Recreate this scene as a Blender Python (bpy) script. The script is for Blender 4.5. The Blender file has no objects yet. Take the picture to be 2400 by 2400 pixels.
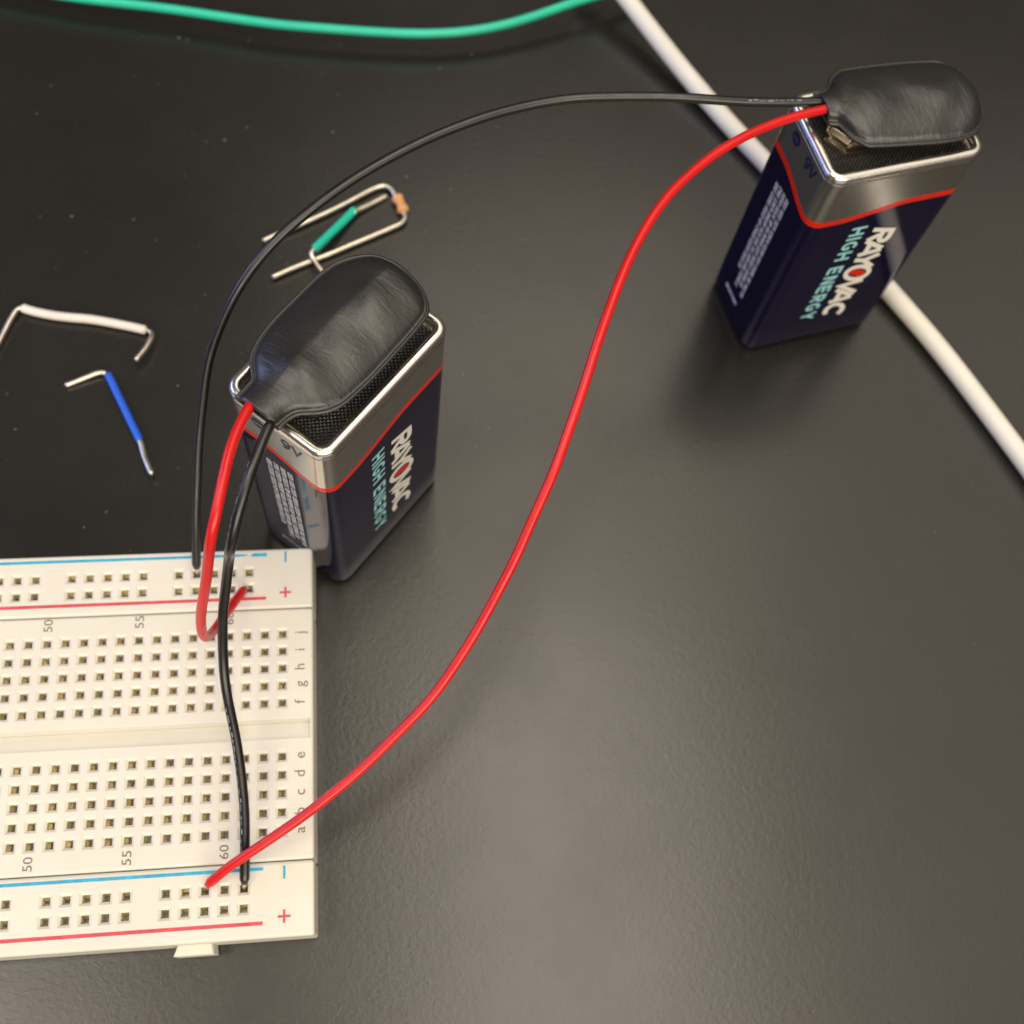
import bpy, bmesh, math, random
from mathutils import Matrix, Vector
import numpy as np

# ---------------------------------------------------------------- scene, camera, light
scn = bpy.context.scene
MM = 0.001                                   # all coordinates below are written in millimetres
random.seed(7)

cam_data = bpy.data.cameras.new('camera')
cam = bpy.data.objects.new('camera', cam_data)
scn.collection.objects.link(cam)
scn.camera = cam
cam_data.sensor_width = 36.0
cam_data.lens = 40.165
cam_data.clip_start = 0.005
cam_data.clip_end = 20.0
_rot = Matrix(((0.9932543, 0.0316072, -0.1115656),
               (-0.0724818, 0.9202387, -0.3845871),
               (0.0905113, 0.3900792, 0.9163219)))
cam.matrix_world = Matrix.Translation(Vector((15.156, -22.114, 170.613)) * MM) @ _rot.to_4x4()
cam_data.dof.use_dof = True
cam_data.dof.focus_distance = 0.141
cam_data.dof.aperture_fstop = 27.0

world = bpy.data.worlds.new('World')
scn.world = world
world.use_nodes = True
_bg = world.node_tree.nodes['Background']
_bg.inputs['Color'].default_value = (1.0, 0.86, 0.70, 1)
_bg.inputs['Strength'].default_value = 0.10


def area_lamp(name, loc, target, sx, sy, power, color):
    d = bpy.data.lights.new(name, 'AREA')
    d.shape = 'RECTANGLE'
    d.size, d.size_y, d.energy, d.color = sx, sy, power, color
    o = bpy.data.objects.new(name, d)
    scn.collection.objects.link(o)
    o.location = loc
    o.rotation_euler = (Vector(target) - Vector(loc)).to_track_quat('-Z', 'Y').to_euler()
    return o


WARM = (1.0, 0.89, 0.73)


def panel(name, x0, x1, y0, y1, z, radiance):
    area = (x1 - x0) * (y1 - y0)
    c = ((x0 + x1) / 2, (y0 + y1) / 2)
    area_lamp(name, (*c, z), (*c, 0), x1 - x0, y1 - y0, radiance * math.pi * area, WARM)


panel('ceiling_wash_lamp', 0.02, 1.9, -0.9, 1.45, 1.60, 0.90)
panel('ceiling_panel_lamp', 0.02, 0.44, -1.00, 0.50, 1.50, 4.3)
panel('ceiling_panel_lamp', -0.05, 0.55, 0.60, 1.20, 1.50, 1.5)
panel('ceiling_panel_lamp', -1.05, -0.34, -0.60, 0.12, 1.50, 5.4)  # panels split so the gap stands in for the phone's dark table reflection
# soft fill added from behind the camera to brighten the upright battery faces
area_lamp('front_fill_lamp', (0.35, -1.75, 1.05), (0.03, 0.03, 0.02), 2.2, 0.8, 34, WARM)
area_lamp('monitor_lamp', (-0.55, 0.22, 0.26), (0.05, 0.06, 0.03), 0.42, 0.24, 1.5, (0.42, 0.52, 1.0))

scn.view_settings.view_transform = 'Standard'
scn.view_settings.look = 'None'
scn.view_settings.exposure = -0.03
scn.view_settings.gamma = 1.0
scn.cycles.use_denoising = True
scn.cycles.max_bounces = 8

# ---------------------------------------------------------------- measured centre lines (mm)
PTS = {
    'left_red': [(0.06, 44.08, 49.00), (-0.50, 42.66, 49.25), (-1.04, 41.24, 49.48), (-1.52, 39.79, 49.67), (-1.93, 38.32, 49.80), (-2.29, 36.83, 49.83), (-2.61, 35.34, 49.75), (-2.93, 33.86, 49.55), (-3.26, 32.42, 49.21), (-3.61, 31.05, 48.71), (-3.97, 29.82, 48.03), (-4.32, 28.80, 47.15), (-4.63, 28.04, 46.06), (-4.92, 27.52, 44.81), (-5.19, 27.13, 43.43), (-5.49, 26.78, 42.01), (-5.80, 26.40, 40.57), (-6.13, 26.00, 39.12), (-6.47, 25.63, 37.66), (-6.81, 25.30, 36.20), (-7.14, 25.02, 34.71), (-7.46, 24.77, 33.22), (-7.77, 24.54, 31.73), (-8.06, 24.34, 30.22), (-8.33, 24.15, 28.71), (-8.56, 23.98, 27.20), (-8.75, 23.85, 25.67), (-8.89, 23.78, 24.15), (-8.96, 23.84, 22.64), (-8.96, 24.06, 21.17), (-8.89, 24.49, 19.77), (-8.74, 25.15, 18.45), (-8.52, 25.98, 17.22), (-8.25, 26.95, 16.08), (-7.94, 28.00, 15.01), (-7.60, 29.10, 13.98), (-7.22, 30.21, 12.98), (-6.81, 31.34, 12.02), (-6.37, 32.49, 11.08), (-5.91, 33.65, 10.18), (-5.43, 34.83, 9.30)],
    'left_black': [(2.33, 41.53, 48.80), (1.77, 40.11, 48.74), (1.22, 38.70, 48.61), (0.68, 37.31, 48.37), (0.14, 35.95, 48.00), (-0.38, 34.63, 47.48), (-0.88, 33.36, 46.82), (-1.37, 32.16, 46.04), (-1.84, 31.02, 45.15), (-2.27, 30.00, 44.18), (-2.66, 29.16, 43.14), (-2.98, 28.63, 42.04), (-3.22, 28.50, 40.91), (-3.39, 28.71, 39.76), (-3.54, 29.05, 38.57), (-3.72, 29.26, 37.32), (-3.96, 29.17, 36.02), (-4.24, 28.80, 34.69), (-4.55, 28.24, 33.35), (-4.85, 27.58, 32.02), (-5.14, 26.87, 30.69), (-5.42, 26.12, 29.38), (-5.67, 25.34, 28.08), (-5.88, 24.53, 26.81), (-6.06, 23.66, 25.56), (-6.21, 22.74, 24.34), (-6.32, 21.77, 23.17), (-6.39, 20.74, 22.05), (-6.43, 19.64, 20.99), (-6.41, 18.48, 20.01), (-6.33, 17.26, 19.11), (-6.18, 15.98, 18.31), (-5.97, 14.65, 17.61), (-5.72, 13.28, 16.99), (-5.45, 11.88, 16.43), (-5.20, 10.46, 15.93), (-4.98, 9.02, 15.46), (-4.79, 7.57, 15.00), (-4.65, 6.12, 14.53), (-4.56, 4.66, 14.05), (-4.49, 3.22, 13.54), (-4.46, 1.78, 13.02), (-4.45, 0.34, 12.48), (-4.47, -1.09, 11.93), (-4.50, -2.51, 11.37), (-4.56, -3.92, 10.78), (-4.63, -5.30, 10.16), (-4.71, -6.66, 9.50)],
    'right_red': [(79.53, 89.24, 49.00), (78.10, 88.74, 49.13), (76.68, 88.22, 49.27), (75.26, 87.69, 49.40), (73.85, 87.14, 49.54), (72.45, 86.55, 49.67), (71.07, 85.93, 49.79), (69.71, 85.26, 49.88), (68.36, 84.56, 49.95), (67.03, 83.83, 49.99), (65.71, 83.07, 50.00), (64.42, 82.27, 50.00), (63.14, 81.44, 50.00), (61.89, 80.57, 50.00), (60.67, 79.67, 50.00), (59.48, 78.72, 50.00), (58.33, 77.74, 50.00), (57.21, 76.70, 50.00), (56.14, 75.63, 50.00), (55.10, 74.52, 50.01), (54.10, 73.37, 50.00), (53.15, 72.19, 49.98), (52.22, 70.99, 49.94), (51.33, 69.76, 49.87), (50.48, 68.50, 49.76), (49.67, 67.22, 49.64), (48.90, 65.92, 49.50), (48.17, 64.59, 49.34), (47.48, 63.25, 49.17), (46.81, 61.90, 48.98), (46.16, 60.54, 48.77), (45.54, 59.17, 48.53), (44.94, 57.80, 48.25), (44.36, 56.43, 47.92), (43.80, 55.08, 47.54), (43.25, 53.73, 47.11), (42.71, 52.39, 46.63), (42.18, 51.05, 46.13), (41.66, 49.72, 45.61), (41.14, 48.39, 45.07), (40.63, 47.06, 44.53), (40.11, 45.74, 43.99), (39.59, 44.43, 43.42), (39.05, 43.13, 42.84), (38.50, 41.85, 42.23), (37.94, 40.59, 41.59), (37.36, 39.35, 40.93), (36.77, 38.12, 40.24), (36.17, 36.92, 39.53), (35.55, 35.73, 38.81), (34.92, 34.56, 38.07), (34.29, 33.39, 37.32), (33.66, 32.23, 36.57), (33.03, 31.07, 35.81), (32.40, 29.92, 35.04), (31.75, 28.78, 34.26), (31.09, 27.67, 33.47), (30.40, 26.58, 32.66), (29.69, 25.50, 31.86), (28.98, 24.41, 31.07), (28.25, 23.32, 30.30), (27.50, 22.22, 29.55), (26.75, 21.12, 28.83), (25.96, 20.02, 28.12), (25.16, 18.93, 27.42), (24.33, 17.86, 26.74), (23.47, 16.80, 26.06), (22.58, 15.77, 25.39), (21.65, 14.76, 24.73), (20.69, 13.77, 24.10), (19.69, 12.80, 23.48), (18.66, 11.86, 22.87), (17.61, 10.94, 22.27), (16.54, 10.04, 21.67), (15.45, 9.16, 21.08), (14.35, 8.28, 20.51), (13.23, 7.40, 19.96), (12.10, 6.53, 19.44), (10.95, 5.67, 18.94), (9.79, 4.82, 18.44), (8.61, 3.99, 17.95), (7.42, 3.18, 17.45), (6.22, 2.39, 16.95), (5.00, 1.62, 16.46), (3.77, 0.88, 15.98), (2.52, 0.15, 15.50), (1.25, -0.55, 15.02), (-0.02, -1.24, 14.54), (-1.29, -1.92, 14.05), (-2.56, -2.58, 13.53), (-3.82, -3.23, 12.99), (-5.06, -3.87, 12.40), (-6.27, -4.51, 11.75), (-7.42, -5.17, 11.03), (-8.51, -5.83, 10.24), (-9.56, -6.51, 9.40)],
    'right_black': [(79.41, 90.48, 48.90), (77.89, 90.42, 48.92), (76.36, 90.35, 48.95), (74.84, 90.25, 49.00), (73.32, 90.14, 49.07), (71.80, 90.04, 49.15), (70.29, 89.95, 49.25), (68.77, 89.88, 49.36), (67.25, 89.83, 49.49), (65.73, 89.80, 49.63), (64.21, 89.78, 49.76), (62.69, 89.79, 49.88), (61.17, 89.82, 49.95), (59.65, 89.87, 50.00), (58.12, 89.93, 50.01), (56.60, 89.99, 50.01), (55.07, 90.04, 50.01), (53.55, 90.07, 50.00), (52.02, 90.09, 50.00), (50.50, 90.09, 50.00), (48.97, 90.06, 50.00), (47.45, 90.00, 50.00), (45.93, 89.91, 50.00), (44.41, 89.78, 50.00), (42.89, 89.61, 50.00), (41.38, 89.41, 50.00), (39.88, 89.15, 50.00), (38.39, 88.84, 50.00), (36.91, 88.48, 50.00), (35.44, 88.07, 50.00), (33.99, 87.61, 50.01), (32.55, 87.11, 50.01), (31.12, 86.57, 50.02), (29.71, 85.99, 50.02), (28.31, 85.39, 50.01), (26.91, 84.78, 49.98), (25.53, 84.15, 49.93), (24.14, 83.50, 49.87), (22.77, 82.84, 49.78), (21.41, 82.16, 49.68), (20.06, 81.46, 49.56), (18.73, 80.73, 49.44), (17.41, 79.98, 49.30), (16.10, 79.21, 49.14), (14.81, 78.42, 48.98), (13.53, 77.61, 48.79), (12.26, 76.79, 48.58), (11.00, 75.95, 48.35), (9.76, 75.11, 48.09), (8.53, 74.25, 47.80), (7.32, 73.39, 47.47), (6.12, 72.53, 47.10), (4.94, 71.67, 46.68), (3.78, 70.80, 46.21), (2.65, 69.92, 45.69), (1.56, 69.03, 45.11), (0.53, 68.14, 44.45), (-0.46, 67.24, 43.73), (-1.40, 66.36, 42.93), (-2.29, 65.50, 42.05), (-3.14, 64.67, 41.11), (-3.94, 63.86, 40.10), (-4.69, 63.07, 39.04), (-5.39, 62.27, 37.95), (-6.03, 61.47, 36.83), (-6.62, 60.65, 35.69), (-7.15, 59.80, 34.54), (-7.63, 58.92, 33.39), (-8.06, 58.03, 32.23), (-8.44, 57.12, 31.07), (-8.79, 56.21, 29.90), (-9.11, 55.29, 28.72), (-9.41, 54.36, 27.55), (-9.68, 53.42, 26.38), (-9.94, 52.46, 25.23), (-10.19, 51.47, 24.09), (-10.42, 50.47, 22.97), (-10.64, 49.44, 21.86), (-10.84, 48.40, 20.76), (-11.03, 47.35, 19.68), (-11.21, 46.29, 18.59), (-11.38, 45.23, 17.51), (-11.54, 44.18, 16.41), (-11.69, 43.14, 15.31), (-11.84, 42.11, 14.19), (-11.98, 41.09, 13.06), (-12.12, 40.09, 11.92), (-12.24, 39.10, 10.76), (-12.36, 38.12, 9.60)],
    'white_cable': [(59.15, 164.55, 9.00), (60.34, 162.97, 8.48), (61.54, 161.38, 7.97), (62.73, 159.79, 7.47), (63.90, 158.18, 6.98), (65.07, 156.56, 6.51), (66.22, 154.93, 6.07), (67.35, 153.27, 5.66), (68.47, 151.59, 5.29), (69.57, 149.90, 4.94), (70.66, 148.20, 4.62), (71.75, 146.49, 4.32), (72.85, 144.78, 4.02), (73.95, 143.08, 3.72), (75.06, 141.38, 3.43), (76.18, 139.68, 3.15), (77.30, 137.98, 2.89), (78.41, 136.28, 2.66), (79.52, 134.57, 2.45), (80.63, 132.86, 2.28), (81.73, 131.13, 2.15), (82.83, 129.41, 2.04), (83.93, 127.67, 1.96), (85.02, 125.94, 1.90), (86.11, 124.20, 1.86), (87.20, 122.47, 1.84), (88.30, 120.74, 1.82), (89.39, 119.00, 1.81), (90.50, 117.27, 1.80), (91.61, 115.55, 1.80), (92.72, 113.83, 1.80), (93.85, 112.12, 1.80), (94.99, 110.41, 1.80), (96.15, 108.72, 1.80), (97.31, 107.03, 1.80), (98.48, 105.35, 1.80), (99.64, 103.66, 1.80), (100.78, 101.95, 1.80), (101.90, 100.24, 1.80), (102.99, 98.50, 1.80), (104.05, 96.75, 1.80), (105.10, 94.99, 1.80), (106.13, 93.21, 1.80), (107.15, 91.43, 1.80), (108.16, 89.65, 1.80), (109.17, 87.87, 1.80), (110.18, 86.08, 1.80), (111.18, 84.29, 1.80), (112.17, 82.50, 1.80), (113.14, 80.69, 1.80), (114.10, 78.88, 1.80), (115.02, 77.05, 1.80), (115.93, 75.21, 1.80), (116.81, 73.36, 1.80), (117.68, 71.50, 1.80), (118.54, 69.64, 1.80), (119.39, 67.77, 1.80), (120.24, 65.91, 1.80), (121.09, 64.04, 1.80), (121.93, 62.17, 1.80), (122.77, 60.30, 1.80), (123.60, 58.43, 1.80), (124.43, 56.55, 1.80), (125.24, 54.67, 1.80), (126.03, 52.78, 1.80), (126.81, 50.88, 1.80), (127.56, 48.97, 1.80), (128.28, 47.05, 1.80), (128.97, 45.12, 1.80), (129.65, 43.19, 1.80), (130.30, 41.24, 1.80), (130.95, 39.30, 1.80)],
    'green_cable': [(-59.55, 160.86, 3.00), (-57.54, 160.40, 3.00), (-55.54, 159.95, 2.99), (-53.53, 159.50, 2.99), (-51.53, 159.05, 3.00), (-49.52, 158.59, 3.00), (-47.52, 158.13, 3.02), (-45.52, 157.67, 3.05), (-43.51, 157.21, 3.09), (-41.50, 156.78, 3.13), (-39.49, 156.38, 3.18), (-37.47, 156.02, 3.23), (-35.44, 155.68, 3.27), (-33.41, 155.37, 3.31), (-31.38, 155.06, 3.35), (-29.35, 154.76, 3.39), (-27.31, 154.45, 3.43), (-25.29, 154.12, 3.48), (-23.26, 153.77, 3.52), (-21.24, 153.41, 3.57), (-19.22, 153.02, 3.61), (-17.21, 152.62, 3.66), (-15.19, 152.21, 3.71), (-13.18, 151.80, 3.75), (-11.16, 151.39, 3.80), (-9.15, 150.98, 3.85), (-7.14, 150.58, 3.90), (-5.12, 150.21, 3.94), (-3.09, 149.88, 3.97), (-1.06, 149.59, 3.99), (0.99, 149.36, 4.00), (3.03, 149.17, 4.01), (5.08, 148.99, 4.01), (7.13, 148.83, 4.00), (9.18, 148.66, 4.00), (11.23, 148.50, 4.00), (13.28, 148.35, 4.00), (15.33, 148.21, 4.00), (17.38, 148.09, 4.00), (19.43, 147.99, 4.00), (21.48, 147.92, 4.00), (23.54, 147.89, 4.00), (25.59, 147.91, 4.00), (27.64, 147.99, 4.00), (29.69, 148.13, 4.00), (31.73, 148.33, 4.01), (33.76, 148.61, 4.03), (35.79, 148.95, 4.07), (37.80, 149.36, 4.11), (39.79, 149.83, 4.17), (41.77, 150.37, 4.25), (43.73, 150.98, 4.34), (45.67, 151.64, 4.44), (47.59, 152.36, 4.54), (49.50, 153.11, 4.66), (51.40, 153.88, 4.77), (53.30, 154.66, 4.88), (55.20, 155.43, 4.98), (57.11, 156.18, 5.06), (59.03, 156.92, 5.09), (60.94, 157.65, 5.06), (62.86, 158.38, 4.98), (64.77, 159.11, 4.84), (66.68, 159.85, 4.68), (68.59, 160.59, 4.50)],
    'white_bare_a': [(-48.14, 79.03, 0.60), (-47.29, 82.14, 0.70), (-46.32, 85.00, 0.80), (-45.58, 87.00, 0.90), (-44.80, 88.61, 1.00), (-44.03, 89.06, 1.00), (-43.61, 88.93, 1.00)],
    'white_body': [(-44.03, 89.06, 1.00), (-42.58, 88.48, 1.00), (-40.90, 87.96, 1.00), (-38.40, 87.38, 1.00), (-35.90, 86.99, 1.00), (-33.41, 86.71, 1.00), (-30.91, 86.25, 1.00), (-28.39, 85.64, 1.00), (-25.87, 85.00, 1.00), (-23.51, 84.31, 1.00)],
    'white_bare_b': [(-23.76, 84.37, 1.00), (-22.92, 84.10, 1.00), (-22.46, 83.27, 1.20), (-22.64, 82.01, 1.50), (-23.47, 79.98, 1.80), (-24.69, 77.89, 2.10)],
    'blue_bare_a': [(-36.06, 74.26, 0.50), (-34.16, 75.05, 0.60), (-32.26, 75.87, 0.70), (-30.97, 76.36, 0.80), (-30.16, 76.41, 0.80), (-29.50, 76.20, 0.80)],
    'blue_body': [(-29.38, 76.24, 0.80), (-28.42, 74.30, 0.80), (-27.48, 72.20, 0.80), (-26.39, 69.91, 0.80), (-25.11, 67.09, 0.80), (-24.21, 65.22, 0.80), (-23.52, 63.64, 0.80)],
    'blue_bare_b': [(-23.63, 63.92, 0.80), (-23.19, 62.76, 0.90), (-22.65, 60.84, 1.10), (-21.87, 58.87, 1.40), (-21.15, 57.19, 1.70)],
    'resistor_lead_a': [(-4.48, 102.42, 0.90), (-2.96, 103.26, 0.90), (0.91, 105.27, 0.90), (4.17, 107.03, 0.90), (7.47, 108.88, 0.90), (10.47, 110.71, 0.90), (13.33, 112.56, 0.90), (15.37, 113.80, 0.90), (16.72, 114.32, 0.90), (17.73, 114.18, 0.90), (18.54, 113.39, 0.90), (19.17, 112.04, 0.90), (19.56, 111.11, 0.90)],
    'resistor_body': [(19.17, 112.16, 1.00), (19.64, 111.03, 1.00), (20.10, 109.89, 1.00), (20.54, 108.25, 1.00)],
    'resistor_lead_b': [(20.25, 109.46, 0.90), (20.62, 108.02, 0.90), (20.62, 107.11, 0.90), (19.97, 106.10, 0.90), (18.28, 105.15, 0.90), (13.94, 102.97, 0.90), (10.63, 101.34, 0.90), (7.36, 99.69, 0.90), (4.12, 98.21, 0.90), (0.92, 96.72, 0.90), (-2.81, 94.74, 0.90)],
    'green_bare_a': [(17.59, 112.46, 0.50), (15.79, 111.24, 0.60), (13.76, 109.86, 0.80), (12.26, 108.89, 1.00), (11.42, 107.95, 1.30)],
    'green_body': [(11.80, 109.09, 1.00), (9.92, 106.46, 1.40), (7.95, 103.79, 1.90), (6.00, 101.24, 2.30), (4.49, 99.27, 2.60)],
    'green_bare_b': [(4.73, 99.66, 2.60), (4.16, 98.78, 2.60), (4.15, 98.05, 2.40), (4.52, 97.39, 2.10), (5.12, 96.65, 1.50), (6.33, 95.30, 0.50)],
}

# ---------------------------------------------------------------- helpers
def link(o, parent=None):
    scn.collection.objects.link(o)
    if parent is not None:
        o.parent = parent
    return o


def mesh_obj(name, verts, faces, mat, parent=None, smooth=False, fmats=None, mats=None):
    me = bpy.data.meshes.new(name)
    me.from_pydata([(v[0] * MM, v[1] * MM, v[2] * MM) for v in verts], [], faces)
    if mats:
        for m in mats:
            me.materials.append(m)
    else:
        me.materials.append(mat)
    if fmats:
        me.polygons.foreach_set('material_index', fmats)
    if smooth:
        me.polygons.foreach_set('use_smooth', [True] * len(me.polygons))
    me.update()
    return link(bpy.data.objects.new(name, me), parent)


def fix_normals(o):
    bm = bmesh.new()
    bm.from_mesh(o.data)
    bmesh.ops.recalc_face_normals(bm, faces=bm.faces)
    bm.to_mesh(o.data)
    bm.free()
    return o


def thing(name, label, cat, loc=(0, 0, 0), rz=0.0, group=None):
    o = bpy.data.objects.new(name, None)
    o.empty_display_size = 0.01
    o.location = Vector(loc) * MM
    o.rotation_euler = (0, 0, rz)
    link(o)
    return tag(o, label, cat, group)


def tag(o, label, cat, group=None):
    o['label'], o['category'] = label, cat
    if group:
        o['group'] = group
    return o


def resample(P, step):
    P = np.array(P, float)
    Q = np.vstack([2 * P[0] - P[1], P, 2 * P[-1] - P[-2]])
    o = []
    for i in range(1, len(Q) - 2):
        a, b, c, d = Q[i - 1:i + 3]
        for t in np.arange(0, 1, 0.125):
            o.append(.5 * (2 * b + (c - a) * t + (2 * a - 5 * b + 4 * c - d) * t * t + (3 * b - a - 3 * c + d) * t ** 3))
    o.append(Q[-2])
    o = np.array(o)
    d = np.r_[0, np.cumsum(np.linalg.norm(np.diff(o, axis=0), axis=1))]
    n = max(3, int(d[-1] / step) + 1)
    t = np.linspace(0, d[-1], n)
    return np.stack([np.interp(t, d, o[:, i]) for i in range(3)], 1)


def frames(P):
    T = np.gradient(P, axis=0)
    T /= np.linalg.norm(T, axis=1)[:, None]
    up = np.array([0, 0, 1.0])
    n0 = up - T[0] * (up @ T[0])
    if np.linalg.norm(n0) < 1e-3:
        n0 = np.array([1.0, 0, 0]) - T[0] * T[0][0]
    N = [n0 / np.linalg.norm(n0)]
    for i in range(1, len(P)):
        n = N[-1] - T[i] * (N[-1] @ T[i])
        N.append(n / np.linalg.norm(n))
    N = np.array(N)
    return T, N, np.cross(T, N)


def tube_geo(P, r, n=14, caps=True):
    P = np.array(P, float)
    T, N, B = frames(P)
    R = np.full(len(P), r) if np.isscalar(r) else np.array(r)
    V, Fc = [], []
    for i in range(len(P)):
        for k in range(n):
            a = 2 * math.pi * k / n
            V.append(P[i] + R[i] * (math.cos(a) * N[i] + math.sin(a) * B[i]))
    for i in range(len(P) - 1):
        for k in range(n):
            a, b = i * n + k, i * n + (k + 1) % n
            Fc.append((a, b, b + n, a + n))
    if caps:
        Fc.append(tuple(range(n))[::-1])
        m = (len(P) - 1) * n
        Fc.append(tuple(range(m, m + n)))
    return V, Fc


def tube(name, P, r, mat, parent=None, step=0.6, n=14, round_end=0.0):
    P = resample(P, step)
    R = np.full(len(P), float(r))
    if round_end:                              # softened cut ends
        d = np.r_[0, np.cumsum(np.linalg.norm(np.diff(P, axis=0), axis=1))]
        for e in (d, d[-1] - d):
            R = np.minimum(R, r * np.sqrt(np.clip(1 - (1 - np.clip(e / round_end, 0, 1)) ** 2 * .55, 0, 1)))
    V, Fc = tube_geo(P, R, n)
    return fix_normals(mesh_obj(name, V, Fc, mat, parent, True))


def local(P, root):
    """world millimetres -> the millimetre frame of a thing"""
    c, s_ = math.cos(root.rotation_euler[2]), math.sin(root.rotation_euler[2])
    o = np.array(root.location) / MM
    Q = np.array(P, float) - o
    return np.stack([c * Q[:, 0] + s_ * Q[:, 1], -s_ * Q[:, 0] + c * Q[:, 1], Q[:, 2]], 1)


def rrect(x0, x1, y0, y1, r, n=6):
    """rounded rectangle outline, counter-clockwise, (x, y) list"""
    o = []
    for cx, cy, a0 in ((x1 - r, y0 + r, -90), (x1 - r, y1 - r, 0), (x0 + r, y1 - r, 90), (x0 + r, y0 + r, 180)):
        for k in range(n + 1):
            a = math.radians(a0 + 90 * k / n)
            o.append((cx + r * math.cos(a), cy + r * math.sin(a)))
    return o


def loft(loops, close_top=False, close_bottom=False):
    n = len(loops[0])
    V = [p for lp in loops for p in lp]
    Fc = []
    for i in range(len(loops) - 1):
        for k in range(n):
            a, b = i * n + k, i * n + (k + 1) % n
            Fc.append((a, b, b + n, a + n))
    if close_bottom:
        Fc.append(tuple(range(n))[::-1])
    if close_top:
        m = (len(loops) - 1) * n
        Fc.append(tuple(range(m, m + n)))
    return V, Fc


_text_cache = {}


def text_geo(s, shear=0.0, bold=0.0):
    """outline-filled glyphs of the built-in font as vertices and faces, in units of the font size"""
    key = (s, shear, bold)
    if key not in _text_cache:
        cu = bpy.data.curves.new('glyphs', 'FONT')
        cu.body, cu.size, cu.shear, cu.offset, cu.resolution_u = s, 1.0, shear, bold, 4
        o = bpy.data.objects.new('glyphs', cu)
        scn.collection.objects.link(o)
        bpy.context.view_layer.update()
        me = bpy.data.meshes.new_from_object(o.evaluated_get(bpy.context.evaluated_depsgraph_get()))
        V = np.array([v.co[:] for v in me.vertices])
        Fc = [tuple(p.vertices) for p in me.polygons]
        bpy.data.objects.remove(o)
        bpy.data.curves.remove(cu)
        bpy.data.meshes.remove(me)
        _text_cache[key] = (V, Fc)
    return _text_cache[key]


def text_fit(s, w, h, shear=0.0, bold=0.0):
    """glyphs stretched to a w x h box, lower-left corner at the origin"""
    V, Fc = text_geo(s, shear, bold)
    lo, hi = V.min(0), V.max(0)
    return [((v[0] - lo[0]) / (hi[0] - lo[0]) * w, (v[1] - lo[1]) / (hi[1] - lo[1]) * h) for v in V], Fc


def _arc(cx, cy, rx, ry, a0, a1, n=14):
    return [(cx + rx * math.cos(math.radians(a0 + (a1 - a0) * k / n)), cy + ry * math.sin(math.radians(a0 + (a1 - a0) * k / n))) for k in range(n + 1)]


# bold sans capitals as pen strokes in a unit box (width, list of centre lines)
STROKES = {
    'R': [[(.1, 0), (.1, 1)], [(.2, .9), (.55, .9)] + _arc(.56, .7, .30, .2, 80, -80, 8) + [(.55, .5), (.2, .5)], [(.42, .42), (.84, 0)]],
    'A': [[(.08, 0), (.46, .93)], [(.54, .93), (.92, 0)], [(.27, .27), (.73, .27)]],
    'Y': [[(.06, 1), (.5, .44), (.94, 1)], [(.5, .42), (.5, 0)]],
    'V': [[(.06, 1), (.5, .08), (.94, 1)]],
    'C': [_arc(.52, .5, .42, .4, 48, 312, 20)],
    'G': [_arc(.5, .5, .42, .4, 50, 335, 20), [(.55, .46), (.98, .46)]],
    'H': [[(.1, 0), (.1, 1)], [(.9, 0), (.9, 1)], [(.2, .5), (.8, .5)]],
    'I': [[(.5, 0), (.5, 1)]],
    'E': [[(.1, 0), (.1, 1)], [(.2, .91), (.92, .91)], [(.2, .5), (.86, .5)], [(.2, .09), (.92, .09)]],
    'N': [[(.1, 0), (.1, 1)], [(.9, 0), (.9, 1)], [(.2, .92), (.8, .08)]],
    '9': [_arc(.5, .66, .36, .25, 0, 360, 20), [(.86, .62), (.84, .4), (.7, .18), (.45, .07), (.22, .1)]],
}


def stroke_text(chars, h, pen, shear):
    """chars: (character, start, width) -> vertices (along, up, lift) and faces"""
    V, Fc = [], []
    lift = 0.0
    for ch, x0, w in chars:
        for line in STROKES[ch]:
            P = np.array([(x0 + px * w, py * h) for px, py in line])
            closed = np.linalg.norm(P[0] - P[-1]) < 1e-6
            D = np.diff(P, axis=0)
            D /= np.linalg.norm(D, axis=1)[:, None]
            b = len(V)
            lift = (lift + .0035) % .02
            for i in range(len(P)):
                d0 = D[i - 1] if i > 0 else (D[-1] if closed else D[0])
                d1 = D[i] if i < len(D) else (D[0] if closed else D[-1])
                n0, n1 = np.array([-d0[1], d0[0]]), np.array([-d1[1], d1[0]])
                m = n0 + n1
                m /= np.linalg.norm(m)
                m *= pen / 2 / max(.45, m @ n0)
                for q in (P[i] + m, P[i] - m):
                    V.append((q[0] + shear * q[1], q[1], lift))
            for i in range(len(P) - 1):
                a = b + 2 * i
                Fc.append((a, a + 1, a + 3, a + 2))
    return V, Fc


# ---------------------------------------------------------------- materials
def new_mat(name):
    m = bpy.data.materials.new(name)
    m.use_nodes = True
    nt = m.node_tree
    return m, nt, nt.nodes['Principled BSDF']


def noise(nt, scale, detail=4, rough=.55, vec=None, dim=None):
    t = nt.nodes.new('ShaderNodeTexNoise')
    t.inputs['Scale'].default_value = scale
    t.inputs['Detail'].default_value = detail
    t.inputs['Roughness'].default_value = rough
    if vec is None:
        vec = nt.nodes.new('ShaderNodeTexCoord').outputs['Object']
    nt.links.new(vec, t.inputs['Vector'])
    return t


def bump(nt, bsdf, height, strength, dist, prev=None):
    b = nt.nodes.new('ShaderNodeBump')
    b.inputs['Strength'].default_value = strength
    b.inputs['Distance'].default_value = dist
    nt.links.new(height, b.inputs['Height'])
    if prev is not None:
        nt.links.new(prev.outputs['Normal'], b.inputs['Normal'])
    nt.links.new(b.outputs['Normal'], bsdf.inputs['Normal'])
    return b


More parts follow.
